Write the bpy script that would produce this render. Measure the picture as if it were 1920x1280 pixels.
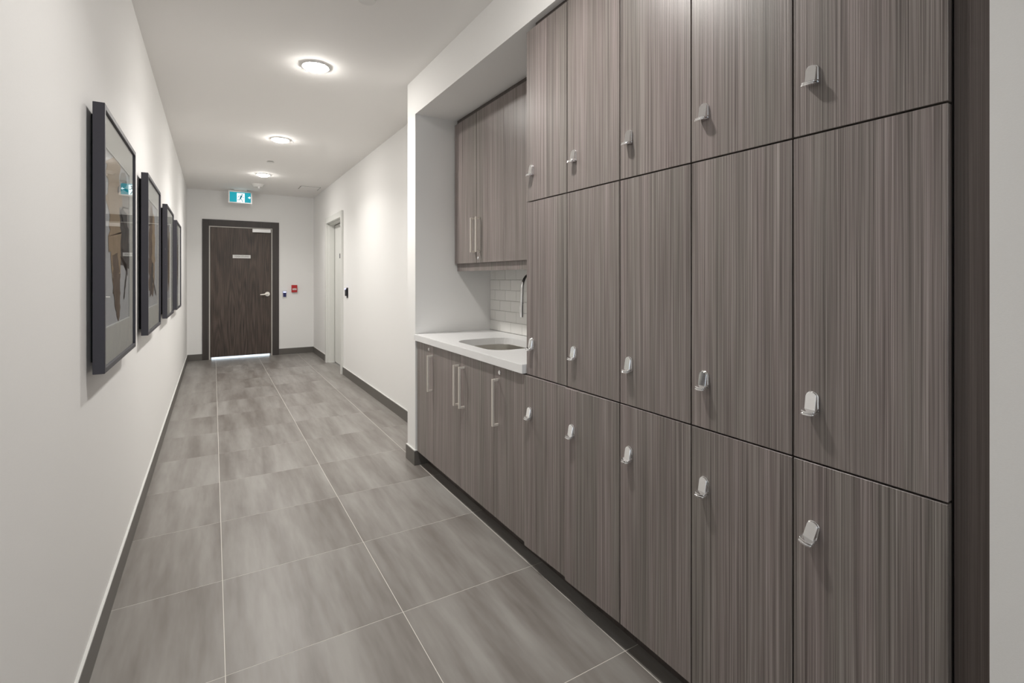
import bpy, bmesh, math, random
from mathutils import Vector, Matrix

for o in list(bpy.data.objects):
    bpy.data.objects.remove(o, do_unlink=True)
S = bpy.context.scene
C = S.collection
random.seed(7)

# ------------------------------------------------------------------ camera
cd = bpy.data.cameras.new('camera')
cam = bpy.data.objects.new('camera', cd)
C.objects.link(cam)
cd.sensor_fit = 'HORIZONTAL'
cd.sensor_width = 36.0
cd.lens = 927.8 / 1920 * 36.0
cd.shift_y = -119.5 / 1920
cd.clip_start = 0.02
cam.location = (0, 0, 1.31)
cam.rotation_euler = (math.radians(90), 0, -math.radians(31.114))
S.camera = cam

# ------------------------------------------------------------------ world, exposure
w = bpy.data.worlds.new('world')
S.world = w
w.use_nodes = True
w.node_tree.nodes['Background'].inputs[0].default_value = (0.78, 0.90, 1.0, 1)
w.node_tree.nodes['Background'].inputs[1].default_value = 2.1
S.view_settings.view_transform = 'Standard'
S.view_settings.look = 'None'
S.view_settings.gamma = 1
S.view_settings.use_curve_mapping = False
S.view_settings.exposure = 0.30
LAMP_W = 10.0            # each ceiling downlight
LAMP_COL = (1.0, 0.972, 0.93)

# ------------------------------------------------------------------ measures (metres; corridor runs along +Y)
XL, XR, XP = -0.354, 1.512, 1.210      # left wall, far right wall, pier and bulkhead face
YE, YB = 9.265, -5.0                   # end wall, rear end behind the camera
ZC, ZB = 2.71, 2.455                   # ceiling, underside of bulkhead
YP0, YP1 = 3.315, 3.475                # pier between niche and far corridor
YN = 0.322                             # near end of the niche
XK = 1.811                             # niche back wall
XD = 1.220                             # face of base-cabinet and locker doors

# ------------------------------------------------------------------ materials
def new_mat(name):
    m = bpy.data.materials.new(name)
    m.use_nodes = True
    nt = m.node_tree
    return m, nt, nt.nodes['Principled BSDF']

def plain(name, col, rough=0.5, metal=0.0, spec=0.5):
    m, nt, b = new_mat(name)
    b.inputs['Base Color'].default_value = (*col, 1)
    b.inputs['Roughness'].default_value = rough
    b.inputs['Metallic'].default_value = metal
    b.inputs['Specular IOR Level'].default_value = spec
    return m

def node(nt, typ, **kw):
    n = nt.nodes.new(typ)
    for k, v in kw.items():
        setattr(n, k, v)
    return n

def math_node(nt, op, a, b):
    n = node(nt, 'ShaderNodeMath', operation=op)
    for i, v in enumerate((a, b)):
        if isinstance(v, (int, float)):
            n.inputs[i].default_value = v
        else:
            nt.links.new(v, n.inputs[i])
    return n.outputs[0]

def noise(nt, vec, scale, detail=3, rough=0.6):
    n = node(nt, 'ShaderNodeTexNoise')
    n.inputs['Scale'].default_value = scale
    n.inputs['Detail'].default_value = detail
    n.inputs['Roughness'].default_value = rough
    nt.links.new(vec, n.inputs['Vector'])
    return n.outputs['Fac']

def ramp(nt, fac, stops):
    n = node(nt, 'ShaderNodeValToRGB')
    el = n.color_ramp.elements
    while len(el) < len(stops):
        el.new(0.5)
    for e, (p, c) in zip(el, stops):
        e.position = p
        e.color = (*c, 1)
    nt.links.new(fac, n.inputs[0])
    return n.outputs[0]

def mixc(nt, fac, a, b, mode='MIX'):
    n = node(nt, 'ShaderNodeMix', data_type='RGBA', blend_type=mode)
    for i, v in ((0, fac), (6, a), (7, b)):
        if isinstance(v, (int, float)):
            n.inputs[i].default_value = v
        elif isinstance(v, tuple):
            n.inputs[i].default_value = (*v, 1)
        else:
            nt.links.new(v, n.inputs[i])
    return n.outputs[2]

def bump(nt, bsdf, height, strength, dist=0.001):
    n = node(nt, 'ShaderNodeBump')
    n.inputs['Strength'].default_value = strength
    n.inputs['Distance'].default_value = dist
    nt.links.new(height, n.inputs['Height'])
    nt.links.new(n.outputs[0], bsdf.inputs['Normal'])

def grain_coords(nt, su, sv, randomize=True):
    """u = x + y (along the face), v = z; shifted per object."""
    tc = node(nt, 'ShaderNodeTexCoord')
    sp = node(nt, 'ShaderNodeSeparateXYZ')
    nt.links.new(tc.outputs['Object'], sp.inputs[0])
    u = math_node(nt, 'ADD', sp.outputs[0], sp.outputs[1])
    cb = node(nt, 'ShaderNodeCombineXYZ')
    if randomize:
        oi = node(nt, 'ShaderNodeObjectInfo')
        r = math_node(nt, 'MULTIPLY', oi.outputs['Random'], 37.0)
        u = math_node(nt, 'ADD', u, r)
        nt.links.new(r, cb.inputs[1])
    nt.links.new(math_node(nt, 'MULTIPLY', u, su), cb.inputs[0])
    nt.links.new(math_node(nt, 'MULTIPLY', sp.outputs[2], sv), cb.inputs[2])
    return cb.outputs[0]

def laminate(name, dark, mid, light, rough=0.42):
    m, nt, b = new_mat(name)
    fine = noise(nt, grain_coords(nt, 500, 1.8), 1.0, 2, 0.65)
    med = noise(nt, grain_coords(nt, 170, 0.6), 1.0, 3, 0.6)
    broad = noise(nt, grain_coords(nt, 14, 0.35), 1.0, 2, 0.5)
    f = math_node(nt, 'ADD', math_node(nt, 'MULTIPLY', fine, 0.6), math_node(nt, 'MULTIPLY', med, 0.4))
    c = ramp(nt, f, [(0.33, dark), (0.5, mid), (0.68, light)])
    tint = ramp(nt, broad, [(0.35, (0.90, 0.91, 0.88)), (0.65, (1.10, 1.05, 1.06))])
    c = mixc(nt, 1.0, c, tint, 'MULTIPLY')
    nt.links.new(c, b.inputs['Base Color'])
    b.inputs['Roughness'].default_value = rough
    bump(nt, b, f, 0.35, 0.0012)
    return m

def veneer(name, dark, mid, light):
    m, nt, b = new_mat(name)
    v = grain_coords(nt, 5.0, 0.5)
    warp = noise(nt, v, 1.0, 1, 0.4)
    rings = math_node(nt, 'SINE', math_node(nt, 'MULTIPLY', warp, 90.0), 0)
    fine = noise(nt, grain_coords(nt, 160, 3.0), 1.0, 2, 0.6)
    f = math_node(nt, 'ADD', math_node(nt, 'MULTIPLY', rings, 0.07), fine)
    c = ramp(nt, f, [(0.3, dark), (0.52, mid), (0.75, light)])
    nt.links.new(c, b.inputs['Base Color'])
    b.inputs['Roughness'].default_value = 0.45
    return m

def wall_paint(name, col, rough=0.75, bs=0.12):
    m, nt, b = new_mat(name)
    tc = node(nt, 'ShaderNodeTexCoord')
    mp = node(nt, 'ShaderNodeMapping')
    mp.inputs['Scale'].default_value = (260, 260, 420)
    nt.links.new(tc.outputs['Object'], mp.inputs[0])
    h = noise(nt, mp.outputs[0], 1.0, 2, 0.6)
    b.inputs['Roughness'].default_value = rough
    b.inputs['Specular IOR Level'].default_value = 0.3
    c = mixc(nt, h, tuple(x * 0.97 for x in col), tuple(min(1, x * 1.02) for x in col))
    nt.links.new(c, b.inputs['Base Color'])
    bump(nt, b, h, bs, 0.001)
    return m

def floor_tile_mat():
    m, nt, b = new_mat('porcelain_tile')
    tc = node(nt, 'ShaderNodeTexCoord')
    oi = node(nt, 'ShaderNodeObjectInfo')
    rv = node(nt, 'ShaderNodeCombineXYZ')
    nt.links.new(math_node(nt, 'MULTIPLY', oi.outputs['Random'], 61.0), rv.inputs[0])
    nt.links.new(math_node(nt, 'MULTIPLY', oi.outputs['Random'], 23.0), rv.inputs[1])
    ad = node(nt, 'ShaderNodeVectorMath', operation='ADD')
    nt.links.new(tc.outputs['Object'], ad.inputs[0])
    nt.links.new(rv.outputs[0], ad.inputs[1])
    def stretched(sx, sy):
        mp = node(nt, 'ShaderNodeMapping')
        mp.inputs['Scale'].default_value = (sx, sy, 1)
        mp.inputs['Rotation'].default_value = (0, 0, 0.10)
        nt.links.new(ad.outputs[0], mp.inputs[0])
        return mp.outputs[0]
    a = noise(nt, stretched(8, 0.8), 1.0, 3, 0.55)
    d = noise(nt, stretched(34, 5), 1.0, 2, 0.6)
    f = math_node(nt, 'ADD', math_node(nt, 'MULTIPLY', a, 0.8), math_node(nt, 'MULTIPLY', d, 0.2))
    c = ramp(nt, f, [(0.36, (0.172, 0.154, 0.140)), (0.5, (0.238, 0.222, 0.206)), (0.66, (0.310, 0.297, 0.280))])
    tint = ramp(nt, oi.outputs['Random'], [(0.0, (0.95, 0.94, 0.93)), (1.0, (1.05, 1.05, 1.05))])
    c = mixc(nt, 1.0, c, tint, 'MULTIPLY')
    nt.links.new(c, b.inputs['Base Color'])
    rr = node(nt, 'ShaderNodeMapRange')
    rr.inputs[3].default_value = 0.30
    rr.inputs[4].default_value = 0.42
    nt.links.new(a, rr.inputs[0])
    nt.links.new(rr.outputs[0], b.inputs['Roughness'])
    return m

def glass_mat():
    m = bpy.data.materials.new('picture_glass')
    m.use_nodes = True
    nt = m.node_tree
    nt.nodes.remove(nt.nodes['Principled BSDF'])
    out = nt.nodes['Material Output']
    tr = node(nt, 'ShaderNodeBsdfTransparent')
    tr.inputs[0].default_value = (0.97, 0.98, 0.98, 1)
    gl = node(nt, 'ShaderNodeBsdfGlossy')
    gl.inputs['Roughness'].default_value = 0.0
    fr = node(nt, 'ShaderNodeFresnel')
    fr.inputs[0].default_value = 1.5
    mx = node(nt, 'ShaderNodeMixShader')
    ge = node(nt, 'ShaderNodeNewGeometry')       # only the pane's outer face mirrors; its rear face lets light out
    front = math_node(nt, 'SUBTRACT', 1.0, ge.outputs['Backfacing'])
    nt.links.new(math_node(nt, 'MULTIPLY', fr.outputs[0], front), mx.inputs[0])
    nt.links.new(tr.outputs[0], mx.inputs[1])
    nt.links.new(gl.outputs[0], mx.inputs[2])
    nt.links.new(mx.outputs[0], out.inputs[0])
    return m

def emit(name, col, strength):
    m, nt, b = new_mat(name)
    b.inputs['Base Color'].default_value = (*col, 1)
    b.inputs['Emission Color'].default_value = (*col, 1)
    b.inputs['Emission Strength'].default_value = strength
    return m

M = {
    'wall': wall_paint('wall_covering', (0.88, 0.872, 0.858)),
    'ceiling': wall_paint('ceiling_paint', (0.92, 0.902, 0.882), 0.85, 0.04),
    'trim_white': plain('white_trim_paint', (0.74, 0.74, 0.71), 0.4),
    'caulk': plain('white_caulk', (0.66, 0.66, 0.64), 0.7),
    'base': plain('baseboard_tile', (0.125, 0.115, 0.104), 0.42),
    'tile': floor_tile_mat(),
    'grout': plain('grout', (0.74, 0.71, 0.66), 0.8),
    'laminate': laminate('wood_grain_laminate', (0.082, 0.068, 0.063), (0.225, 0.198, 0.187), (0.415, 0.378, 0.360), 0.34),
    'carcass': plain('dark_carcass', (0.03, 0.027, 0.025), 0.7),
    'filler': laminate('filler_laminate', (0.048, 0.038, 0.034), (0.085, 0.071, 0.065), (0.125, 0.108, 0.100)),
    'veneer': veneer('oak_veneer', (0.026, 0.018, 0.014), (0.072, 0.050, 0.039), (0.125, 0.093, 0.075)),
    'door_frame': laminate('door_frame_wood', (0.028, 0.023, 0.021), (0.050, 0.042, 0.039), (0.075, 0.064, 0.060), 0.5),
    'door_edge': plain('cream_door_edge', (0.60, 0.57, 0.53), 0.5),
    'chrome': plain('chrome', (0.95, 0.95, 0.96), 0.06, 1.0),
    'nickel': plain('brushed_nickel', (0.88, 0.84, 0.78), 0.38, 0.7),
    'steel': plain('stainless_steel', (0.74, 0.72, 0.68), 0.28, 1.0),
    'quartz': plain('white_quartz', (0.84, 0.84, 0.84), 0.22),
    'splash': plain('white_glazed_tile', (0.80, 0.79, 0.76), 0.18),
    'splash_grout': plain('pale_grout', (0.78, 0.77, 0.74), 0.8),
    'moulding': plain('charcoal_moulding', (0.037, 0.034, 0.045), 0.42),
    'backing': plain('black_backing', (0.012, 0.012, 0.013), 0.8),
    'mat': plain('grey_mat_board', (0.70, 0.685, 0.65), 0.85),
    'bevel': plain('white_mat_bevel', (0.85, 0.85, 0.83), 0.8),
    'paper': plain('grey_paper', (0.60, 0.60, 0.62), 0.8),
    'tan': plain('tan_ink', (0.42, 0.30, 0.19), 0.8),
    'brown': plain('brown_ink', (0.15, 0.10, 0.07), 0.8),
    'ink': plain('charcoal_ink', (0.055, 0.05, 0.05), 0.8),
    'wash': plain('grey_wash', (0.36, 0.33, 0.31), 0.8),
    'glass': glass_mat(),
    'white': plain('white_plastic', (0.80, 0.79, 0.77), 0.4),
    'alu': plain('satin_aluminium', (0.72, 0.71, 0.70), 0.35, 0.35),
    'black': plain('black_plastic', (0.012, 0.012, 0.016), 0.3),
    'red': plain('red_plastic', (0.50, 0.018, 0.02), 0.35),
    'print_black': plain('black_print', (0.05, 0.05, 0.05), 0.7),
    'lens': emit('lit_lens', (1.0, 0.965, 0.915), 125.0),
    'lens_dim': emit('lit_lens_dimmer', (1.0, 0.965, 0.92), 90.0),
    'exit_teal': emit('lit_teal_panel', (0.002, 0.30, 0.38), 0.6),
    'exit_white': emit('lit_white_panel', (0.80, 0.97, 1.0), 1.3),
    'exit_fig': emit('lit_figure', (0.0, 0.12, 0.17), 0.5),
    'led': emit('blue_led', (0.35, 0.40, 1.0), 6.0),
    'reader_face': plain('dark_blue_reader_face', (0.012, 0.014, 0.10), 0.25),
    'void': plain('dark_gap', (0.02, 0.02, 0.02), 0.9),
}

# ------------------------------------------------------------------ mesh helpers
WO = {}      # world origin of each object we build

def bx(bm, x0, x1, y0, y1, z0, z1, bev=0.0, seg=1):
    r = bmesh.ops.create_cube(bm, size=1.0)
    vs = r['verts']
    for v in vs:
        v.co = Vector(((x0 + x1) / 2 + v.co.x * (x1 - x0), (y0 + y1) / 2 + v.co.y * (y1 - y0), (z0 + z1) / 2 + v.co.z * (z1 - z0)))
    if bev:
        es = {e for v in vs for e in v.link_edges}
        bmesh.ops.bevel(bm, geom=list(es), offset=bev, segments=seg, affect='EDGES', profile=0.5)

def box(*a, **k):
    bm = bmesh.new()
    bx(bm, *a, **k)
    return bm

def prism(bm, pts, axis, a0, a1):
    """extrude a 2-D outline along axis ('x': pts are (y,z); 'y': (x,z); 'z': (x,y))."""
    def P(p, a):
        return {'x': (a, p[0], p[1]), 'y': (p[0], a, p[1]), 'z': (p[0], p[1], a)}[axis]
    A = [bm.verts.new(P(p, a0)) for p in pts]
    B = [bm.verts.new(P(p, a1)) for p in pts]
    n = len(pts)
    bm.faces.new(A)
    bm.faces.new(B[::-1])
    for i in range(n):
        bm.faces.new((A[i], B[i], B[(i + 1) % n], A[(i + 1) % n]))

def cyl(bm, c, r, h, axis='z', seg=32, r2=None):
    res = bmesh.ops.create_cone(bm, cap_ends=True, segments=seg, radius1=r, radius2=r if r2 is None else r2, depth=h)
    rot = {'z': Matrix(), 'x': Matrix.Rotation(math.pi / 2, 4, 'Y'), 'y': Matrix.Rotation(-math.pi / 2, 4, 'X')}[axis]
    for v in res['verts']:
        v.co = (rot @ v.co) + Vector(c)

def tube(bm, pts, radii, seg=14):
    pts = [Vector(p) for p in pts]
    if isinstance(radii, (int, float)):
        radii = [radii] * len(pts)
    rings, n = [], None
    for i, p in enumerate(pts):
        t = (pts[min(i + 1, len(pts) - 1)] - pts[max(i - 1, 0)]).normalized()
        if n is None:
            n = t.orthogonal().normalized()
        n = (n - t * n.dot(t)).normalized()
        b = t.cross(n)
        rings.append([bm.verts.new(p + (n * math.cos(a) + b * math.sin(a)) * radii[i]) for a in [2 * math.pi * k / seg for k in range(seg)]])
    for r0, r1 in zip(rings, rings[1:]):
        for k in range(seg):
            bm.faces.new((r0[k], r0[(k + 1) % seg], r1[(k + 1) % seg], r1[k]))
    bm.faces.new(rings[0][::-1])
    bm.faces.new(rings[-1])

def obj(name, bm, mat, parent=None, origin=None, smooth=False):
    """mesh built in world coordinates -> object whose origin is `origin` (or its parent's)."""
    po = WO[parent.name] if parent else Vector((0, 0, 0))
    if origin is None:
        if parent:
            origin = po
        else:
            xs = [v.co for v in bm.verts]
            origin = Vector(((min(v.x for v in xs) + max(v.x for v in xs)) / 2, (min(v.y for v in xs) + max(v.y for v in xs)) / 2, min(v.z for v in xs)))
    origin = Vector(origin)
    bmesh.ops.recalc_face_normals(bm, faces=bm.faces)
    bmesh.ops.translate(bm, verts=bm.verts, vec=-origin)
    me = bpy.data.meshes.new(name)
    bm.to_mesh(me)
    bm.free()
    me.materials.append(M[mat])
    if smooth:
        me.shade_smooth()
        me.set_sharp_from_angle(angle=math.radians(38))
    return link(name, me, parent, origin)

def link(name, me, parent, origin):
    o = bpy.data.objects.new(name, me)
    C.objects.link(o)
    origin = Vector(origin)
    if parent:
        o.parent = parent
        o.location = origin - WO[parent.name]
    else:
        o.location = origin
    WO[o.name] = origin
    return o

def tag(o, label=None, cat=None, group=None, kind=None):
    for k, v in (('label', label), ('category', cat), ('group', group), ('kind', kind)):
        if v:
            o[k] = v
    return o

def thing(name, loc, label, cat, group=None, kind=None):
    o = bpy.data.objects.new(name, None)
    o.empty_display_size = 0.1
    C.objects.link(o)
    o.location = loc
    WO[o.name] = Vector(loc)
    return tag(o, label, cat, group, kind)

def struct(name, bm, mat, label, cat):
    return tag(obj(name, bm, mat), label, cat, kind='structure')

def text_part(name, body, size, mat, parent, matrix, origin=None):
    cu = bpy.data.curves.new(name, 'FONT')
    cu.body = body
    cu.size = size
    cu.align_x = 'CENTER'
    cu.align_y = 'CENTER'
    cu.extrude = 0.0004
    t = bpy.data.objects.new(name, cu)
    C.objects.link(t)
    dg = bpy.context.evaluated_depsgraph_get()
    me = bpy.data.meshes.new_from_object(t.evaluated_get(dg))
    bpy.data.objects.remove(t, do_unlink=True)
    org = WO[parent.name]
    me.transform(Matrix.Translation(-org) @ matrix)
    me.materials.clear()
    me.materials.append(M[mat])
    return link(name, me, parent, org)

# ------------------------------------------------------------------ the setting
T = 0.12
# floor: grout bed with separate tiles
bed = struct('floor', box(XL - T, 2.0, YB, YE + 1.6, -0.05, -0.0005), 'grout', 'grey porcelain tile floor with pale grout lines', 'floor')
cols = [XL + 0.004, 0.034, 0.637, 1.238, 1.83]
jy = [1.2825 + 0.5995 * k for k in range(-11, 16)]
jy = [y for y in jy if YB < y < YE + 1.4]
shared = {}
for ci in range(4):
    for ri in range(len(jy) - 1):
        x0, x1 = cols[ci] + 0.0012, cols[ci + 1] - 0.0012
        y0, y1 = jy[ri] + 0.0011, jy[ri + 1] - 0.0011
        xm = 1.83 if (jy[ri] > -5 and jy[ri + 1] < 3.7) else 1.66
        if ci == 3:
            x1 = xm
        key = (ci, x1)
        org = Vector(((x0 + x1) / 2, (y0 + y1) / 2, 0))
        if key not in shared:
            o = obj('tile', box(x0, x1, y0, y1, -0.010, 0.0, bev=0.0003), 'tile', bed, origin=org)
            shared[key] = o.data
        else:
            link('tile', shared[key], bed, org)

struct('ceiling', box(XL - T, 2.0, YB, YE + T, ZC, ZC + 0.1), 'ceiling', 'smooth off-white corridor ceiling', 'ceiling')
struct('wall_left', box(XL - T, XL, YB, YE + T, -0.05, ZC), 'wall', 'long off-white corridor wall hung with pictures', 'wall')
# end wall with door opening
D0, D1, DT = -0.151, 0.956, 2.244
bm = bmesh.new()
bx(bm, XL, D0 + 0.04, YE, YE + T, 0, ZC)
bx(bm, D1 - 0.04, XR + T, YE, YE + T, 0, ZC)
bx(bm, D0 + 0.04, D1 - 0.04, YE, YE + T, DT - 0.04, ZC)
struct('wall_end', bm, 'wall', 'cream end wall around the dark wooden door', 'wall')
# far right wall with door opening
R0, R1, RT = 7.005, 8.010, 2.141
bm = bmesh.new()
bx(bm, XR, XR + T + 0.05, YP1, R0 - 0.02, 0, ZC)
bx(bm, XR, XR + T + 0.05, R1 + 0.02, YE, 0, ZC)
bx(bm, XR, XR + T + 0.05, R0 - 0.02, R1 + 0.02, RT + 0.02, ZC)
struct('wall_right', bm, 'wall', 'off-white right-hand wall holding the white door', 'wall')
struct('wall_pier', box(XP, 1.95, YP0, YP1, 0, ZC), 'wall', 'narrow wall pier between the sink niche and the far corridor', 'wall')
struct('wall_bulkhead', box(XP, 1.95, YN, YP0, ZB, ZC), 'wall', 'off-white bulkhead above the cabinets and lockers', 'wall')
struct('wall_near_right', box(XP, 1.95, YB, YN, 0, ZC), 'wall', 'plain wall at the right edge beside the nearest locker', 'wall')
back = struct('wall_niche_back', box(XK, 1.95, YN, YP0, 0, ZB), 'splash_grout', 'white tiled back wall of the sink niche', 'wall')
# backsplash tiles
tw, th = 0.1520, 0.0757
tm = {}
for r in range(7):
    y = YP0 - 0.0015 - (0.5 * tw if r % 2 else 0.0)
    z0 = 0.918 + r * th
    segs = []
    if r % 2:
        segs.append((YP0 - 0.0015, y))
    while y > 1.95:
        segs.append((y, y - tw))
        y -= tw
    for a, b in segs:
        wd = a - b - 0.002
        k = round(wd, 3)
        org = Vector((XK, (a + b) / 2, z0))
        if k not in tm:
            tm[k] = obj('tile', box(XK - 0.006, XK + 0.002, org.y - wd / 2, org.y + wd / 2, z0, z0 + th - 0.002, bev=0.0008), 'splash', back, origin=org).data
        else:
            link('tile', tm[k], back, org)

# baseboards (dark tile, white caulk bead on top)
def baseboard(name, runs, label, h=0.10, t=0.010):
    """runs: (axis, fixed wall coordinate, out sign, a0, a1)"""
    bm, cm = bmesh.new(), bmesh.new()
    for axis, wc, sg, a0, a1 in runs:
        f = wc + sg * t
        lo, hi = min(wc, f), max(wc, f)
        f2 = wc + sg * t * 0.9
        lo2, hi2 = min(wc, f2), max(wc, f2)
        if axis == 'y':
            bx(bm, lo, hi, a0, a1, 0, h)
            bx(cm, lo2, hi2, a0, a1, h, h + 0.006)
        else:
            bx(bm, a0, a1, lo, hi, 0, h)
            bx(cm, a0, a1, lo2, hi2, h, h + 0.006)
    o = struct(name, bm, 'base', label, 'baseboard')
    obj('caulk_bead', cm, 'caulk', o)
baseboard('baseboard_left', [('y', XL, 1, YB, YE)], 'dark tile baseboard along the picture wall')
baseboard('baseboard_end', [('x', YE, -1, XL + 0.01, D0), ('x', YE, -1, D1, XR - 0.01)], 'dark tile baseboard either side of the wooden door')
baseboard('baseboard_right', [('y', XR, -1, YP1 + 0.01, 6.935), ('y', XR, -1, 8.08, YE)], 'dark tile baseboard beside the white door')
baseboard('baseboard_pier', [('y', XP, -1, YP0 - 0.01, YP1 + 0.01), ('x', YP0, -1, XP, 1.30), ('x', YP1, 1, XP, XR)], 'dark tile baseboard wrapping the narrow wall pier')
baseboard('baseboard_near_right', [('y', XP, -1, YB, YN)], 'dark tile baseboard at the near right wall')

# ------------------------------------------------------------------ end door
d1 = thing('door_1', (0.4, YE, 0), 'dark oak veneer door with cream edge and dark frame at corridor end', 'door', kind='structure')
YF = 9.250
bm = bmesh.new()
bx(bm, D0, -0.060, YF, YE + 0.14, 0, DT, bev=0.001)
bx(bm, 0.854, D1, YF, YE + 0.14, 0, DT, bev=0.001)
bx(bm, -0.060, 0.854, YF, YE + 0.14, 2.140, DT, bev=0.001)
obj('door_frame', bm, 'door_frame', d1)
bm = bmesh.new()
bx(bm, -0.060, -0.045, YF + 0.006, YE + 0.10, 0, 2.140)
bx(bm, 0.839, 0.854, YF + 0.006, YE + 0.10, 0, 2.140)
bx(bm, -0.045, 0.839, YF + 0.006, YE + 0.10, 2.126, 2.140)
YS = YF + 0.060
bx(bm, -0.045, -0.025, YS, YE + 0.10, 0, 2.126)      # stops added behind the leaf to block light leaking past its edges
bx(bm, 0.819, 0.839, YS, YE + 0.10, 0, 2.126)
bx(bm, -0.025, 0.819, YS, YE + 0.10, 2.104, 2.126)
obj('door_edge_strip', bm, 'door_edge', d1)
YL = YF + 0.012
leaf = obj('door_leaf', box(-0.042, 0.836, YL, YL + 0.045, 0.034, 2.123, bev=0.001), 'veneer', d1)
pl = obj('sign_plate', box(0.270, 0.529, YL - 0.003, YL - 0.0002, 1.630, 1.684, bev=0.0008), 'white', leaf)
mat_y = lambda x, y, z: Matrix.Translation((x, y, z)) @ Matrix.Rotation(math.pi / 2, 4, 'X')
tx = text_part('sign_lettering', 'YOGA STUDIO', 0.0315, 'print_black', leaf, mat_y(0.400, YL - 0.0036, 1.657))
tag(tx, 'small grey lettering reading YOGA STUDIO')
cl = obj('door_closer', box(0.553, 0.828, YL - 0.045, YL - 0.0003, 2.062, 2.121, bev=0.004, seg=2), 'alu', leaf)
bm = bmesh.new()
cyl(bm, (0.779, YL - 0.006, 1.036), 0.037, 0.012, 'y', 32)
cyl(bm, (0.779, YL - 0.030, 1.036), 0.013, 0.045, 'y', 20)
tube(bm, [(0.785, YL - 0.052, 1.036), (0.765, YL - 0.055, 1.037), (0.72, YL - 0.054, 1.031), (0.668, YL - 0.050, 1.028)], [0.012, 0.013, 0.011, 0.009])
obj('lever_handle', bm, 'nickel', leaf, smooth=True)

# ------------------------------------------------------------------ white side door
d2 = thing('door_2', (XR, 7.5, 0), 'white painted door in a white frame on the right wall', 'door', kind='structure')
XF = 1.485
bm = bmesh.new()
bx(bm, XF, XR + 0.14, 6.935, R0, 0, RT + 0.085, bev=0.002)
bx(bm, XF, XR + 0.14, R1, 8.080, 0, RT + 0.085, bev=0.002)
bx(bm, XF, XR + 0.14, R0, R1, RT, RT + 0.085, bev=0.002)
bx(bm, 1.530, 1.612, R1 - 0.016, R1, 0, RT)          # stops
bx(bm, 1.530, 1.612, R0, R0 + 0.016, 0, RT)
bx(bm, 1.530, 1.612, R0, R1, RT - 0.016, RT)
obj('door_frame', bm, 'trim_white', d2)
leaf2 = obj('door_leaf', box(1.615, 1.655, R0 + 0.004, R1 - 0.024, 0.012, RT - 0.022, bev=0.001), 'trim_white', d2)
obj('door_gap_shade', box(1.630, 1.66, R1 - 0.0235, R1 - 0.0005, 0.001, RT - 0.022), 'void', d2)  # dark boxes fill the gaps round the leaf as painted shade
obj('door_gap_shade', box(1.616, 1.65, R0 + 0.004, R1 - 0.004, RT - 0.0215, RT - 0.0005), 'void', d2)
obj('number_plate', box(1.612, 1.6149, 7.60, 7.655, 1.60, 1.67), 'print_black', leaf2)

# ------------------------------------------------------------------ ceiling fixtures
def downlight(x, y, label, power=LAMP_W, lens='lens'):
    t = thing('ceiling_downlight', (x, y, ZC), label, 'ceiling light', 'round recessed downlights along the corridor')
    bm = bmesh.new()
    n = 40
    rings = []
    for r, z in ((0.0875, ZC - 0.0002), (0.0850, ZC - 0.009), (0.0835, ZC - 0.010), (0.0815, ZC - 0.009), (0.0805, ZC - 0.0002)):
        rings.append([bm.verts.new((x + r * math.cos(2 * math.pi * k / n), y + r * math.sin(2 * math.pi * k / n), z)) for k in range(n)])
    for a, b in zip(rings, rings[1:]):
        for k in range(n):
            bm.faces.new((a[k], a[(k + 1) % n], b[(k + 1) % n], b[k]))
    obj('trim_ring', bm, 'white', t, smooth=True)
    bm = bmesh.new()
    prev = None
    for k in range(8):                                   # lens bulged into a shallow opal dome to suggest bloom and ceiling glow
        a = math.pi / 2 * k / 7
        r, z = 0.0795 * math.cos(a), ZC - 0.004 - 0.026 * math.sin(a)
        cur = [bm.verts.new((x + r * math.cos(2 * math.pi * q / 32), y + r * math.sin(2 * math.pi * q / 32), z)) for q in range(32)] if k < 7 else [bm.verts.new((x, y, z))]
        if prev:
            for q in range(32):
                bm.faces.new((prev[q], prev[(q + 1) % 32], cur[(q + 1) % 32], cur[q]) if k < 7 else (prev[q], prev[(q + 1) % 32], cur[0]))
        prev = cur
    obj('lens', bm, lens, t, smooth=True)
    ld = bpy.data.lights.new('downlight_beam', 'AREA')
    ld.shape = 'DISK'
    ld.size = 0.15
    ld.energy = power
    ld.color = LAMP_COL
    ld.spread = math.radians(135)
    lo = bpy.data.objects.new('downlight_beam', ld)
    C.objects.link(lo)
    lo.parent = t
    lo.location = (0, 0, -0.034)
downlight(0.58, 3.476, 'largest bright round downlight, nearest of those in view')
downlight(0.58, 5.497, 'middle bright round downlight in the corridor ceiling')
downlight(0.58, 7.493, 'smallest bright round downlight, nearest the exit sign')
for k, y in enumerate((1.476, -2.52)):
    downlight(0.58, y, ['round downlight over the lockers, above the frame', 'round downlight in the ceiling behind the camera'][k], LAMP_W * 0.72, 'lens_dim')

for (x, y, r, lab) in ((0.660, 2.505, 0.042, 'white round sprinkler cover at the top edge of the ceiling'), (0.590, 6.62, 0.042, 'small round sprinkler cover between the two farther downlights')):
    t = thing('sprinkler_cover', (x, y, ZC), lab, 'sprinkler', 'round sprinkler covers in the ceiling')
    bm = bmesh.new()
    cyl(bm, (x, y, ZC - 0.003), r * 0.82, 0.0055, 'z', 32)
    obj('collar', bm, 'void', t)
    bm = bmesh.new()
    cyl(bm, (x, y, ZC - 0.008), r, 0.004, 'z', 32)
    obj('cover_plate', bm, 'white', t)

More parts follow.
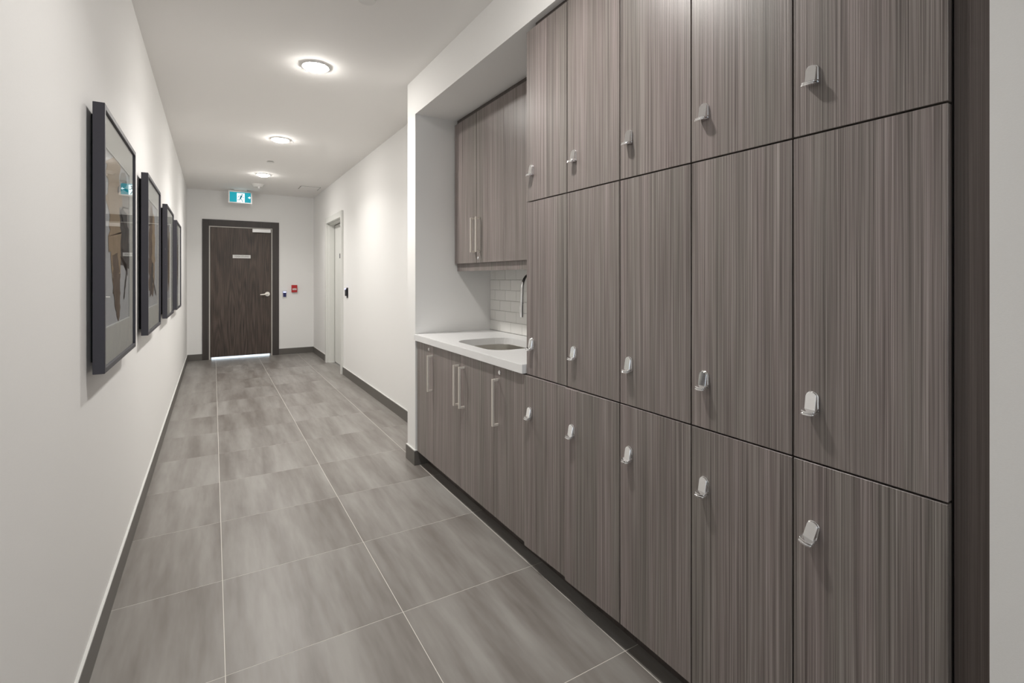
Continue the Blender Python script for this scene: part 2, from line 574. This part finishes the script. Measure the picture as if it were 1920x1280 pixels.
t = thing('smoke_detector', (0.57, 8.33, ZC), 'white round smoke detector on the ceiling beside the exit sign', 'smoke detector')
bm = bmesh.new(); cyl(bm, (0.57, 8.33, ZC - 0.006), 0.088, 0.012, 'z', 36)
obj('base', bm, 'white', t)
bm = bmesh.new(); cyl(bm, (0.57, 8.33, ZC - 0.026), 0.058, 0.028, 'z', 36, r2=0.080)
obj('housing', bm, 'white', t, smooth=True)
bm = bmesh.new(); cyl(bm, (0.585, 8.31, ZC - 0.052), 0.013, 0.024, 'z', 16, r2=0.020)
obj('sensor_tip', bm, 'chrome', t, smooth=True)

t = thing('access_panel', (1.29, 8.27, ZC), 'flush square ceiling access panel by the far right corner', 'access panel')
bm = bmesh.new()
for a in ((1.142, 1.430, 8.115, 8.122), (1.142, 1.430, 8.418, 8.425), (1.142, 1.149, 8.122, 8.418), (1.423, 1.430, 8.122, 8.418)):
    bx(bm, a[0], a[1], a[2], a[3], ZC - 0.001, ZC - 0.0001)
obj('shadow_gap', bm, 'void', t)
obj('panel', box(1.149, 1.423, 8.122, 8.418, ZC - 0.004, ZC - 0.0001, bev=0.0008), 'ceiling', t)

# exit sign
ES = 8.97
t = thing('exit_sign', (0.367, ES, ZC), 'lit teal exit sign with white running figure hanging before the end wall', 'exit sign')
obj('canopy', box(0.275, 0.46, ES - 0.005, ES + 0.055, ZC - 0.016, ZC - 0.0003, bev=0.003), 'white', t)
obj('mounting_bar', box(0.205, 0.530, ES + 0.010, ES + 0.040, ZC - 0.024, ZC - 0.0165), 'white', t)
bm = bmesh.new()
x0, x1, z0, z1 = 0.202, 0.534, 2.494, 2.683
for a in ((x0, x1, z0, z0 + 0.016), (x0, x1, z1 - 0.016, z1), (x0, x0 + 0.018, z0 + 0.016, z1 - 0.016), (x1 - 0.018, x1, z0 + 0.016, z1 - 0.016)):
    bx(bm, a[0], a[1], ES, ES + 0.050, a[2], a[3])
bx(bm, x0 + 0.018, x1 - 0.018, ES + 0.030, ES + 0.050, z0 + 0.016, z1 - 0.016)
hs = obj('housing', bm, 'alu', t)
pn = obj('panel', box(x0 + 0.0185, x1 - 0.0185, ES + 0.008, ES + 0.0295, z0 + 0.0165, z1 - 0.0165), 'exit_teal', t)
px0, px1 = 0.320, 0.428
obj('pictogram_field', box(px0, px1, ES + 0.0060, ES + 0.0078, z0 + 0.018, z1 - 0.030), 'exit_white', pn)
bm = bmesh.new()
ym = ES + 0.0048
def limb(pts, wd):
    for (a, b) in zip(pts, pts[1:]):
        a, b = Vector(a), Vector(b)
        d = (b - a).normalized()
        n = Vector((-d.y, d.x)) * wd / 2
        e = d * wd * 0.3
        prism(bm, [tuple(a - e + n), tuple(b + e + n), tuple(b + e - n), tuple(a - e - n)], 'y', ym, ym + 0.001)
cx, cz = 0.374, 2.575
cyl(bm, (cx + 0.018, ym + 0.0005, cz + 0.056), 0.0105, 0.001, 'y', 20)
limb([(cx + 0.010, cz + 0.038), (cx - 0.006, cz - 0.004)], 0.022)
limb([(cx + 0.004, cz + 0.038), (cx - 0.024, cz + 0.034), (cx - 0.038, cz + 0.012)], 0.009)
limb([(cx + 0.012, cz + 0.036), (cx + 0.026, cz + 0.014), (cx + 0.046, cz + 0.012)], 0.009)
limb([(cx - 0.006, cz - 0.004), (cx - 0.016, cz - 0.030), (cx - 0.046, cz - 0.032)], 0.011)
limb([(cx - 0.004, cz - 0.004), (cx + 0.014, cz - 0.024), (cx + 0.028, cz - 0.056)], 0.011)
obj('running_figure', bm, 'exit_fig', pn)
bm = bmesh.new()
prism(bm, [(0.478, 2.598), (0.478, 2.586), (0.496, 2.586), (0.496, 2.572), (0.513, 2.592), (0.496, 2.612), (0.496, 2.598)], 'y', ES + 0.006, ES + 0.0078)
obj('arrow', bm, 'exit_white', pn)

# ------------------------------------------------------------------ wall devices at the far end
t = thing('card_reader', (1.044, YE, 0.96), 'silver card reader with dark blue face between door and red alarm', 'card reader')
obj('back_plate', box(1.009, 1.079, YE - 0.006, YE - 0.0003, 0.958, 1.090, bev=0.002), 'alu', t)
obj('reader_body', box(1.020, 1.068, YE - 0.022, YE - 0.0062, 0.982, 1.072, bev=0.003), 'reader_face', t)
obj('status_light', box(1.024, 1.064, YE - 0.0245, YE - 0.0222, 1.058, 1.069), 'led', t)
t = thing('fire_alarm_pull_station', (1.195, YE, 1.06), 'red fire alarm pull station on the end wall', 'fire alarm')
obj('housing', box(1.151, 1.240, YE - 0.040, YE - 0.0003, 1.060, 1.184, bev=0.004), 'red', t)
hd = obj('pull_handle', box(1.164, 1.227, YE - 0.047, YE - 0.0402, 1.098, 1.128, bev=0.001), 'white', t)
bm = bmesh.new()
for (a, b, c, d) in ((1.170, 1.186, 1.117, 1.122), (1.192, 1.199, 1.111, 1.116), (1.205, 1.221, 1.117, 1.122), (1.172, 1.219, 1.103, 1.107)):
    bx(bm, a, b, YE - 0.0478, YE - 0.0471, c, d)
obj('handle_marking', bm, 'red', hd)
t = thing('card_reader', (XR, 6.69, 1.06), 'black card reader with blue light beside the white door', 'card reader')
obj('back_plate', box(XR - 0.005, XR - 0.0003, 6.655, 6.735, 1.045, 1.180, bev=0.001), 'black', t)
obj('reader_body', box(XR - 0.030, XR - 0.0052, 6.672, 6.720, 1.070, 1.165, bev=0.003), 'black', t)
obj('status_light', box(XR - 0.032, XR - 0.0302, 6.674, 6.718, 1.155, 1.168), 'led', t)

# ------------------------------------------------------------------ framed pictures
def ribbon(pts, x, t=0.0004):
    """pts: (y, z, half-width) -> flat stroke on the print at depth x"""
    bm = bmesh.new()
    L, R = [], []
    for i, (y, z, hw) in enumerate(pts):
        a = Vector(pts[max(i - 1, 0)][:2]); b = Vector(pts[min(i + 1, len(pts) - 1)][:2])
        d = (b - a).normalized()
        n = Vector((-d.y, d.x))
        L.append((y + n.x * hw, z + n.y * hw)); R.append((y - n.x * hw, z - n.y * hw))
    for i in range(len(pts) - 1):
        q = [L[i], L[i + 1], R[i + 1], R[i]]
        f = [bm.verts.new((x, p[0], p[1])) for p in q]
        bm.faces.new(f)
    bmesh.ops.remove_doubles(bm, verts=bm.verts, dist=1e-6)
    r = bmesh.ops.extrude_face_region(bm, geom=list(bm.faces))
    for v in r['geom']:
        if isinstance(v, bmesh.types.BMVert):
            v.co.x -= t
    return bm

def rough_stroke(rnd, y0, z0, y1, z1, w0, wmid, w1, n=16, j=0.25):
    out = []
    for i in range(n + 1):
        s = i / n
        wd = w0 * (1 - s) ** 2 + 2 * wmid * s * (1 - s) * 1.2 + w1 * s * s
        out.append((y0 + (y1 - y0) * s + rnd.uniform(-1, 1) * 0.008, z0 + (z1 - z0) * s, max(0.001, wd * (1 + rnd.uniform(-j, j)))))
    return out

def picture(y0, y1, z0, z1, label, strokes):
    xb, xf = -0.337, -0.305
    t = thing('framed_picture', (XL, (y0 + y1) / 2, z0), label, 'picture', 'dark framed pictures along the left wall')
    obj('backing', box(XL + 0.0005, xb - 0.0003, y0 + 0.080, y1 - 0.080, z0 + 0.03, z1 - 0.022), 'backing', t)
    fw = 0.018
    bm = bmesh.new()
    bx(bm, xb, xf, y0, y0 + fw, z0, z1, bev=0.0012)
    bx(bm, xb, xf, y1 - fw, y1, z0, z1, bev=0.0012)
    bx(bm, xb, xf, y0 + fw, y1 - fw, z0, z0 + fw, bev=0.0012)
    bx(bm, xb, xf, y0 + fw, y1 - fw, z1 - fw, z1, bev=0.0012)
    obj('moulding', bm, 'moulding', t)
    a0, a1, b0, b1 = y0 + 0.075, y1 - 0.115, z0 + 0.143, z1 - 0.125
    bm = bmesh.new()
    xm0, xm1 = -0.3175, -0.3145
    bx(bm, xm0, xm1, y0 + fw, a0, z0 + fw, z1 - fw)
    bx(bm, xm0, xm1, a1, y1 - fw, z0 + fw, z1 - fw)
    bx(bm, xm0, xm1, a0, a1, z0 + fw, b0)
    bx(bm, xm0, xm1, a0, a1, b1, z1 - fw)
    mt = obj('mat_board', bm, 'mat', t)
    bm = bmesh.new()
    for q in ((a0 - 0.001, a0 + 0.002, b0, b1), (a1 - 0.002, a1 + 0.001, b0, b1), (a0, a1, b0 - 0.001, b0 + 0.003), (a0, a1, b1 - 0.003, b1 + 0.001)):
        bx(bm, xm0 + 0.0002, xm1 + 0.0002, *q)
    obj('bevel_cut', bm, 'bevel', mt)
    pr = obj('print', box(-0.322, -0.3178, y0 + fw, y1 - fw, z0 + fw, z1 - fw), 'paper', t)
    W_, H_ = a1 - a0, b1 - b0
    for i, (mat, pts) in enumerate(strokes):
        obj('brush_stroke', ribbon([(a0 + W_ * p[0], b0 + H_ * p[1], p[2] * W_ * 1.7) for p in pts], -0.3172 + 0.0004 * i), mat, pr)
    obj('glass', box(-0.3125, -0.3105, y0 + fw, y1 - fw, z0 + fw, z1 - fw), 'glass', t)

def strokes_for(seed, kind):
    r = random.Random(seed)
    st = []
    if kind == 0:
        st.append(('wash', rough_stroke(r, 0.72, 0.97, 0.80, 0.38, 0.05, 0.30, 0.16)))
        st.append(('ink', rough_stroke(r, 0.80, 0.72, 0.66, 0.36, 0.05, 0.26, 0.12)))
        st.append(('tan', rough_stroke(r, 0.30, 0.99, 0.45, 0.16, 0.16, 0.13, 0.06, 22)))
        st.append(('brown', rough_stroke(r, 0.36, 0.42, 0.52, 0.02, 0.05, 0.10, 0.02)))
        st.append(('ink', rough_stroke(r, 0.90, 0.36, 0.74, 0.14, 0.006, 0.010, 0.008, 10)))
        st.append(('ink', rough_stroke(r, 0.46, 0.82, 0.86, 0.92, 0.01, 0.02, 0.006, 8)))
    elif kind == 1:
        st.append(('wash', rough_stroke(r, 0.25, 0.99, 0.35, 0.30, 0.10, 0.22, 0.10)))
        st.append(('brown', rough_stroke(r, 0.42, 0.95, 0.40, 0.12, 0.04, 0.20, 0.10, 20)))
        st.append(('tan', rough_stroke(r, 0.62, 0.90, 0.58, 0.20, 0.03, 0.12, 0.05)))
        st.append(('ink', rough_stroke(r, 0.55, 0.42, 0.25, 0.10, 0.02, 0.08, 0.01)))
        st.append(('ink', rough_stroke(r, 0.45, 0.30, 0.88, 0.10, 0.01, 0.015, 0.006, 8)))
    elif kind == 2:
        st.append(('wash', rough_stroke(r, 0.20, 0.96, 0.25, 0.10, 0.12, 0.22, 0.10)))
        st.append(('ink', rough_stroke(r, 0.22, 0.80, 0.40, 0.20, 0.04, 0.14, 0.04)))
        st.append(('tan', rough_stroke(r, 0.60, 0.90, 0.52, 0.15, 0.04, 0.10, 0.03)))
    else:
        st.append(('wash', rough_stroke(r, 0.35, 0.92, 0.45, 0.15, 0.06, 0.14, 0.06)))
        st.append(('brown', rough_stroke(r, 0.55, 0.85, 0.50, 0.25, 0.03, 0.10, 0.03)))
    return st
ZA, ZT = 0.994, 1.885
picture(2.083, 2.842, ZA, ZT, 'largest framed abstract print, nearest on the left wall, tan and grey strokes', strokes_for(3, 0))
picture(3.348, 4.106, ZA, ZT, 'second framed print from the camera, brown strokes on grey paper', strokes_for(5, 1))
picture(4.660, 5.400, ZA, ZT - 0.004, 'third framed print along the left wall, second from the far end', strokes_for(8, 2))
picture(5.845, 6.600, ZA, ZT - 0.010, 'farthest framed print on the left wall, nearest the end wall', strokes_for(11, 3))

# ------------------------------------------------------------------ cabinet hardware
def bar_pull(xf, y, z0, z1):
    """square-section pull in front of a door whose face is at xf"""
    bm = bmesh.new()
    bx(bm, xf - 0.036, xf - 0.025, y - 0.0055, y + 0.0055, z0, z1, bev=0.0008)
    for a in (z0, z1 - 0.011):
        bx(bm, xf - 0.0252, xf - 0.0002, y - 0.0055, y + 0.0055, a, a + 0.011, bev=0.0006)
    return bm

def cam_lock(xf, y, z):
    bm = bmesh.new()
    cyl(bm, (xf - 0.0015, y, z), 0.0105, 0.003, 'x', 24)
    cyl(bm, (xf - 0.004, y, z), 0.0075, 0.003, 'x', 20)
    bx(bm, xf - 0.0062, xf - 0.0052, y - 0.001, y + 0.001, z - 0.005, z + 0.005)
    return bm

def latch_mesh():
    """chrome padlock latch; face of the door is x=0, outwards is -x; origin at its centre"""
    bm = bmesh.new()
    def arch(hw, z0, z1, n=12):
        pts = [(hw, z0)]
        for k in range(n + 1):
            a = math.pi * k / n
            pts.append((hw * math.cos(a), z1 - hw * 0.85 + hw * 0.85 * math.sin(a)))
        pts.append((-hw, z0))
        return pts
    prism(bm, arch(0.0145, -0.022, 0.0235), 'x', -0.0035, 0.0)
    # body: tilts out towards the bottom
    A = [bm.verts.new((-0.0085 - 0.006 * max(0, (0.012 - p[1]) / 0.03), p[0], p[1])) for p in arch(0.0125, -0.018, 0.0225)]
    B = [bm.verts.new((-0.0034, p[0], p[1])) for p in arch(0.0125, -0.018, 0.0225)]
    n = len(A)
    bm.faces.new(A[::-1]); bm.faces.new(B)
    for i in range(n):
        bm.faces.new((A[i], A[(i + 1) % n], B[(i + 1) % n], B[i]))
    # ledge with curved front and hanging lip
    def ledge(x_back, x_front, bulge, hw, zt, zb, drop):
        pts = [(x_back, hw), ]
        for k in range(9):
            s = -1 + 2 * k / 8
            pts.append((x_front - bulge * (1 - s * s), -s * hw))
        pts.append((x_back, -hw))
        top = [bm.verts.new((p[0], p[1], zt - drop * (x_back - p[0]) / max(1e-6, x_back - x_front))) for p in pts]
        bot = [bm.verts.new((p[0], p[1], zb - drop * (x_back - p[0]) / max(1e-6, x_back - x_front))) for p in pts]
        m = len(pts)
        bm.faces.new(top); bm.faces.new(bot[::-1])
        for i in range(m):
            bm.faces.new((top[i], bot[i], bot[(i + 1) % m], top[(i + 1) % m]))
    ledge(-0.0034, -0.024, 0.0045, 0.0155, -0.0150, -0.0195, 0.005)
    ledge(-0.0034, -0.027, 0.0045, 0.0150, -0.0215, -0.0255, 0.004)
    bx(bm, -0.012, -0.0034, -0.006, 0.006, -0.0235, -0.0190)
    bmesh.ops.recalc_face_normals(bm, faces=bm.faces)
    bmesh.ops.bevel(bm, geom=[e for e in bm.edges if e.is_manifold and e.calc_face_angle() > 0.9], offset=0.0007, segments=1, affect='EDGES')
    me = bpy.data.meshes.new('latch')
    bm.to_mesh(me); bm.free()
    me.materials.append(M['chrome'])
    me.shade_smooth(); me.set_sharp_from_angle(angle=math.radians(35))
    return me
LATCH = latch_mesh()

def door_panel(name, y0, y1, z0, z1, xf, parent, mat='laminate', origin=None):
    return obj(name, box(xf, xf + 0.019, y0, y1, z0, z1, bev=0.0008), mat, parent, origin=origin)

# ------------------------------------------------------------------ base cabinets under the counter
G = 0.0015
def base_cabinet(y0, y1, doors, label, locks):
    t = thing('base_cabinet', (1.5, (y0 + y1) / 2, 0), label, 'cabinet', 'base cabinets under the white counter')
    zt = 0.62 if len(doors) == 2 else 0.873
    obj('carcass', box(XD + 0.0215, XK - 0.012, y0 + 0.0006, y1 - 0.0006, 0.100, zt), 'carcass', t)
    if len(doors) == 2:
        obj('front_rail', box(XD + 0.0215, XD + 0.040, y0 + 0.0006, y1 - 0.0006, 0.6205, 0.873), 'carcass', t)
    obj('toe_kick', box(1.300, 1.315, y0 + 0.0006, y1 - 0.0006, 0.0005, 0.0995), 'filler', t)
    for (a, b, hy) in doors:
        d = door_panel('cabinet_door', a + G, b - G, 0.100, 0.866, XD, t, origin=(XD, (a + b) / 2, 0.100))
        obj('handle', bar_pull(XD, hy, 0.571, 0.806), 'nickel', d)
        for (ly, lz) in locks:
            if a < ly < b:
                tag(obj('lock', cam_lock(XD, ly, lz), 'chrome', d, smooth=True), 'small round chrome cam lock')
base_cabinet(3.003, 3.303, [(3.003, 3.303, 3.026)], 'narrow dark base cabinet against the white wall pier', [(3.078, 0.838)])
base_cabinet(2.200, 3.003, [(2.599, 3.003, 2.620), (2.200, 2.599, 2.545)], 'double-door dark base cabinet below the sink with paired handles', [])
base_cabinet(1.897, 2.200, [(1.897, 2.200, 2.155)], 'narrow dark base cabinet next to the lockers', [(2.138, 0.839)])

# ------------------------------------------------------------------ counter with sink cut-out
def rrect(x0, x1, y0, y1, r, n=8):
    pts = []
    for cx_, cy_, a0 in ((x1 - r, y1 - r, 0), (x0 + r, y1 - r, 90), (x0 + r, y0 + r, 180), (x1 - r, y0 + r, 270)):
        for k in range(n + 1):
            a = math.radians(a0 + 90 * k / n)
            pts.append((cx_ + r * math.cos(a), cy_ + r * math.sin(a)))
    return pts
SX0, SX1, SY0, SY1 = 1.290, 1.665, 2.330, 2.845
bm = bmesh.new()
outer = [(1.200, 1.900), (XK - 0.0065, 1.900), (XK - 0.0065, YP0 - 0.0005), (XP + 0.0005, YP0 - 0.0005), (1.200, YP0 - 0.0005)]
inner = rrect(SX0, SX1, SY0, SY1, 0.10)
def loop(pts, z):
    vs = [bm.verts.new((p[0], p[1], z)) for p in pts]
    return vs, [bm.edges.new((vs[i], vs[(i + 1) % len(vs)])) for i in range(len(vs))]
ot, oe = loop(outer, 0.916); it, ie = loop(inner, 0.916)
bmesh.ops.triangle_fill(bm, edges=oe + ie, use_beauty=True)
r = bmesh.ops.extrude_face_region(bm, geom=list(bm.faces))
for v in r['geom']:
    if isinstance(v, bmesh.types.BMVert):
        v.co.z = 0.874
bmesh.ops.recalc_face_normals(bm, faces=bm.faces)
es = [e for e in bm.edges if len(e.link_faces) == 2 and e.calc_face_angle() > 1.2 and abs(e.verts[0].co.z - 0.916) < 1e-5 and abs(e.verts[1].co.z - 0.916) < 1e-5]
bmesh.ops.bevel(bm, geom=es, offset=0.002, segments=2, affect='EDGES')
tag(obj('countertop', bm, 'quartz'), 'white quartz countertop with a sink cut-out', 'countertop')

# sink basin
t = thing('sink', ((SX0 + SX1) / 2, (SY0 + SY1) / 2, 0.70), 'undermount stainless steel sink in the white counter', 'sink')
bm = bmesh.new()
secs = [(0.012, 0.8735), (-0.004, 0.8735), (-0.006, 0.83), (-0.012, 0.72), (-0.030, 0.700), (-0.10, 0.694)]
rings = []
for off, z in secs:
    rings.append([bm.verts.new((p[0], p[1], z)) for p in rrect(SX0 - off, SX1 + off, SY0 - off, SY1 + off, 0.10 + off * 0.6)])
for a, b in zip(rings, rings[1:]):
    n = len(a)
    for k in range(n):
        bm.faces.new((a[k], a[(k + 1) % n], b[(k + 1) % n], b[k]))
bm.faces.new(rings[-1])
obj('basin', bm, 'steel', t, smooth=True)
bm = bmesh.new(); cyl(bm, (1.50, 2.585, 0.697), 0.04, 0.004, 'z', 28)
obj('drain', bm, 'chrome', t)

# faucet
t = thing('faucet', (1.745, 2.60, 0.916), 'tall chrome pull-down faucet half hidden behind the lockers', 'faucet')
bm = bmesh.new()
cyl(bm, (1.745, 2.60, 0.922), 0.028, 0.011, 'z', 28)
cyl(bm, (1.745, 2.60, 0.975), 0.019, 0.100, 'z', 24)
obj('base', bm, 'chrome', t, smooth=True)
bs, tp = Vector((1.745, 2.60)), Vector((1.600, 2.528))
pts = [(bs.x, bs.y, 1.02), (bs.x, bs.y, 1.12), (bs.x, bs.y, 1.24)]
mid = (bs + tp) / 2
for k in range(1, 12):
    a = math.pi * k / 12
    p = mid + (bs - mid) * math.cos(a)
    pts.append((p.x, p.y, 1.24 + 0.085 * math.sin(a)))
pts += [(tp.x, tp.y, 1.24), (tp.x - 0.002, tp.y, 1.155)]
bm = bmesh.new(); tube(bm, pts, 0.0105, 16)
obj('spout', bm, 'chrome', t, smooth=True)
bm = bmesh.new()
tube(bm, [(tp.x - 0.002, tp.y, 1.162), (tp.x - 0.002, tp.y, 1.156), (tp.x - 0.003, tp.y, 1.150), (tp.x - 0.004, tp.y, 1.10), (tp.x - 0.004, tp.y, 1.072)], [0.0135, 0.0135, 0.012, 0.0135, 0.012], 18)
obj('spray_head', bm, 'chrome', t, smooth=True)
bm = bmesh.new(); tube(bm, [(1.745, 2.575, 0.985), (1.742, 2.55, 0.995), (1.735, 2.50, 1.02)], [0.010, 0.007, 0.006], 12)
obj('lever', bm, 'chrome', t, smooth=True)

# ------------------------------------------------------------------ wall cabinets
XU = 1.507
def wall_cabinet(y0, y1, seam, handles, label, locks=()):
    t = thing('wall_cabinet', (1.65, (y0 + y1) / 2, 1.357), label, 'cabinet', 'dark wall cabinets above the sink')
    obj('carcass', box(XU + 0.0215, XK - 0.0005, y0 + 0.0006, y1 - 0.0006, 1.412, 2.415), 'carcass', t)
    obj('light_rail', box(XU + 0.021, XU + 0.039, y0 + 0.0006, y1 - 0.0006, 1.357, 1.4115), 'laminate', t)
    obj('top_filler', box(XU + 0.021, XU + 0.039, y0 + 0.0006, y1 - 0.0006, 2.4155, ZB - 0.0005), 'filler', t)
    for (a, b), hy in zip(((seam, y1), (y0, seam)), handles):
        d = door_panel('cabinet_door', a + G, b - G, 1.410, 2.418, XU, t, origin=(XU, (a + b) / 2, 1.41))
        if hy:
            obj('handle', bar_pull(XU, hy, 1.480, 1.712), 'nickel', d)
        for (ly, lz) in locks:
            if a < ly < b:
                tag(obj('lock', cam_lock(XU, ly, lz), 'chrome', d, smooth=True), 'small round chrome cam lock')
wall_cabinet(2.594, 3.305, 2.956, (2.978, 2.905), 'dark wall cabinet with paired bar handles beside the white pier', [(2.93, 1.441)])
wall_cabinet(1.898, 2.594, 2.245, (2.270, 2.220), 'dark wall cabinet mostly hidden behind the lockers')

# ------------------------------------------------------------------ lockers
LY = [1.8945, 1.5922, 1.2898, 0.9873, 0.6850, 0.3830]
names = ['tall locker column next to the sink counter, lowest door slightly ajar',
         'second tall locker column from the sink counter, lowest door slightly ajar',
         'middle of the five tall dark locker columns',
         'second nearest tall locker column, left of the widest one',
         'nearest and widest-looking tall locker column with its lowest latch tilted']
ROWS = [(0.098, 0.8690), (0.8735, 1.6495), (1.6540, 2.424)]
LZ = [0.711, 1.017, 1.791]
lm = {}
for i in range(5):
    y1, y0 = LY[i], LY[i + 1]
    wd = 0.3022
    y0 = y1 - wd
    t = thing('locker_column', (1.5, (y0 + y1) / 2, 0), names[i], 'locker', 'tall dark wood-grain locker columns')
    base = WO[t.name]
    def shared_part(name, key, build, mat, origin, parent):
        if key not in lm:
            o = obj(name, build(), mat, parent, origin=origin)
            lm[key] = o.data
            return o
        return link(name, lm[key], parent, origin)
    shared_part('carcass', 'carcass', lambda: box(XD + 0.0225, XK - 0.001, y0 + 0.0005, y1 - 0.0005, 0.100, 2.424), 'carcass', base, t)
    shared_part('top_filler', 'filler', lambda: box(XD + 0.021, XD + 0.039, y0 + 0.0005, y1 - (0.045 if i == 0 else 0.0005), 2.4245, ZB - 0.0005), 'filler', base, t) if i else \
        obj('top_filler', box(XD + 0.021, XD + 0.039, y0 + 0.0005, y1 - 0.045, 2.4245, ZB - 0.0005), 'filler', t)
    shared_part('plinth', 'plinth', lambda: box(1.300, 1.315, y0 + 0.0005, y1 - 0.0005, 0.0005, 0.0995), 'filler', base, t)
    for r, (z0, z1) in enumerate(ROWS):
        hinge = Vector((XD, y0 + 0.002, z0))
        d = shared_part('locker_door', ('door', r), lambda: box(XD, XD + 0.019, y0 + 0.002, y1 - 0.002, z0, z1, bev=0.0008), 'laminate', hinge, t)
        la = link('latch', LATCH, d, (XD - 0.0002, y1 - 0.0475, LZ[r]))
        if i == 4 and r == 0:
            la.rotation_euler.x = math.radians(12)
            la['label'] = 'chrome latch tilted to one side'
        if r == 0 and i < 2:
            d.rotation_euler.z = math.radians((2.5, 2.4)[i])
    if i == 4:
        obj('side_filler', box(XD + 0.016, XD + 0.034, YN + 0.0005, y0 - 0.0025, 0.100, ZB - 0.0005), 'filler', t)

# ------------------------------------------------------------------ daylight in the room behind the end door
ld = bpy.data.lights.new('studio_daylight', 'AREA')
ld.shape = 'RECTANGLE'
ld.size, ld.size_y = 1.2, 0.6
ld.energy = 120
ld.color = (0.62, 0.80, 1.0)
lo = bpy.data.objects.new('studio_daylight', ld)
C.objects.link(lo)
lo.location = (0.4, YE + 1.1, 1.6)
lo.rotation_euler = (0, 0, 0)
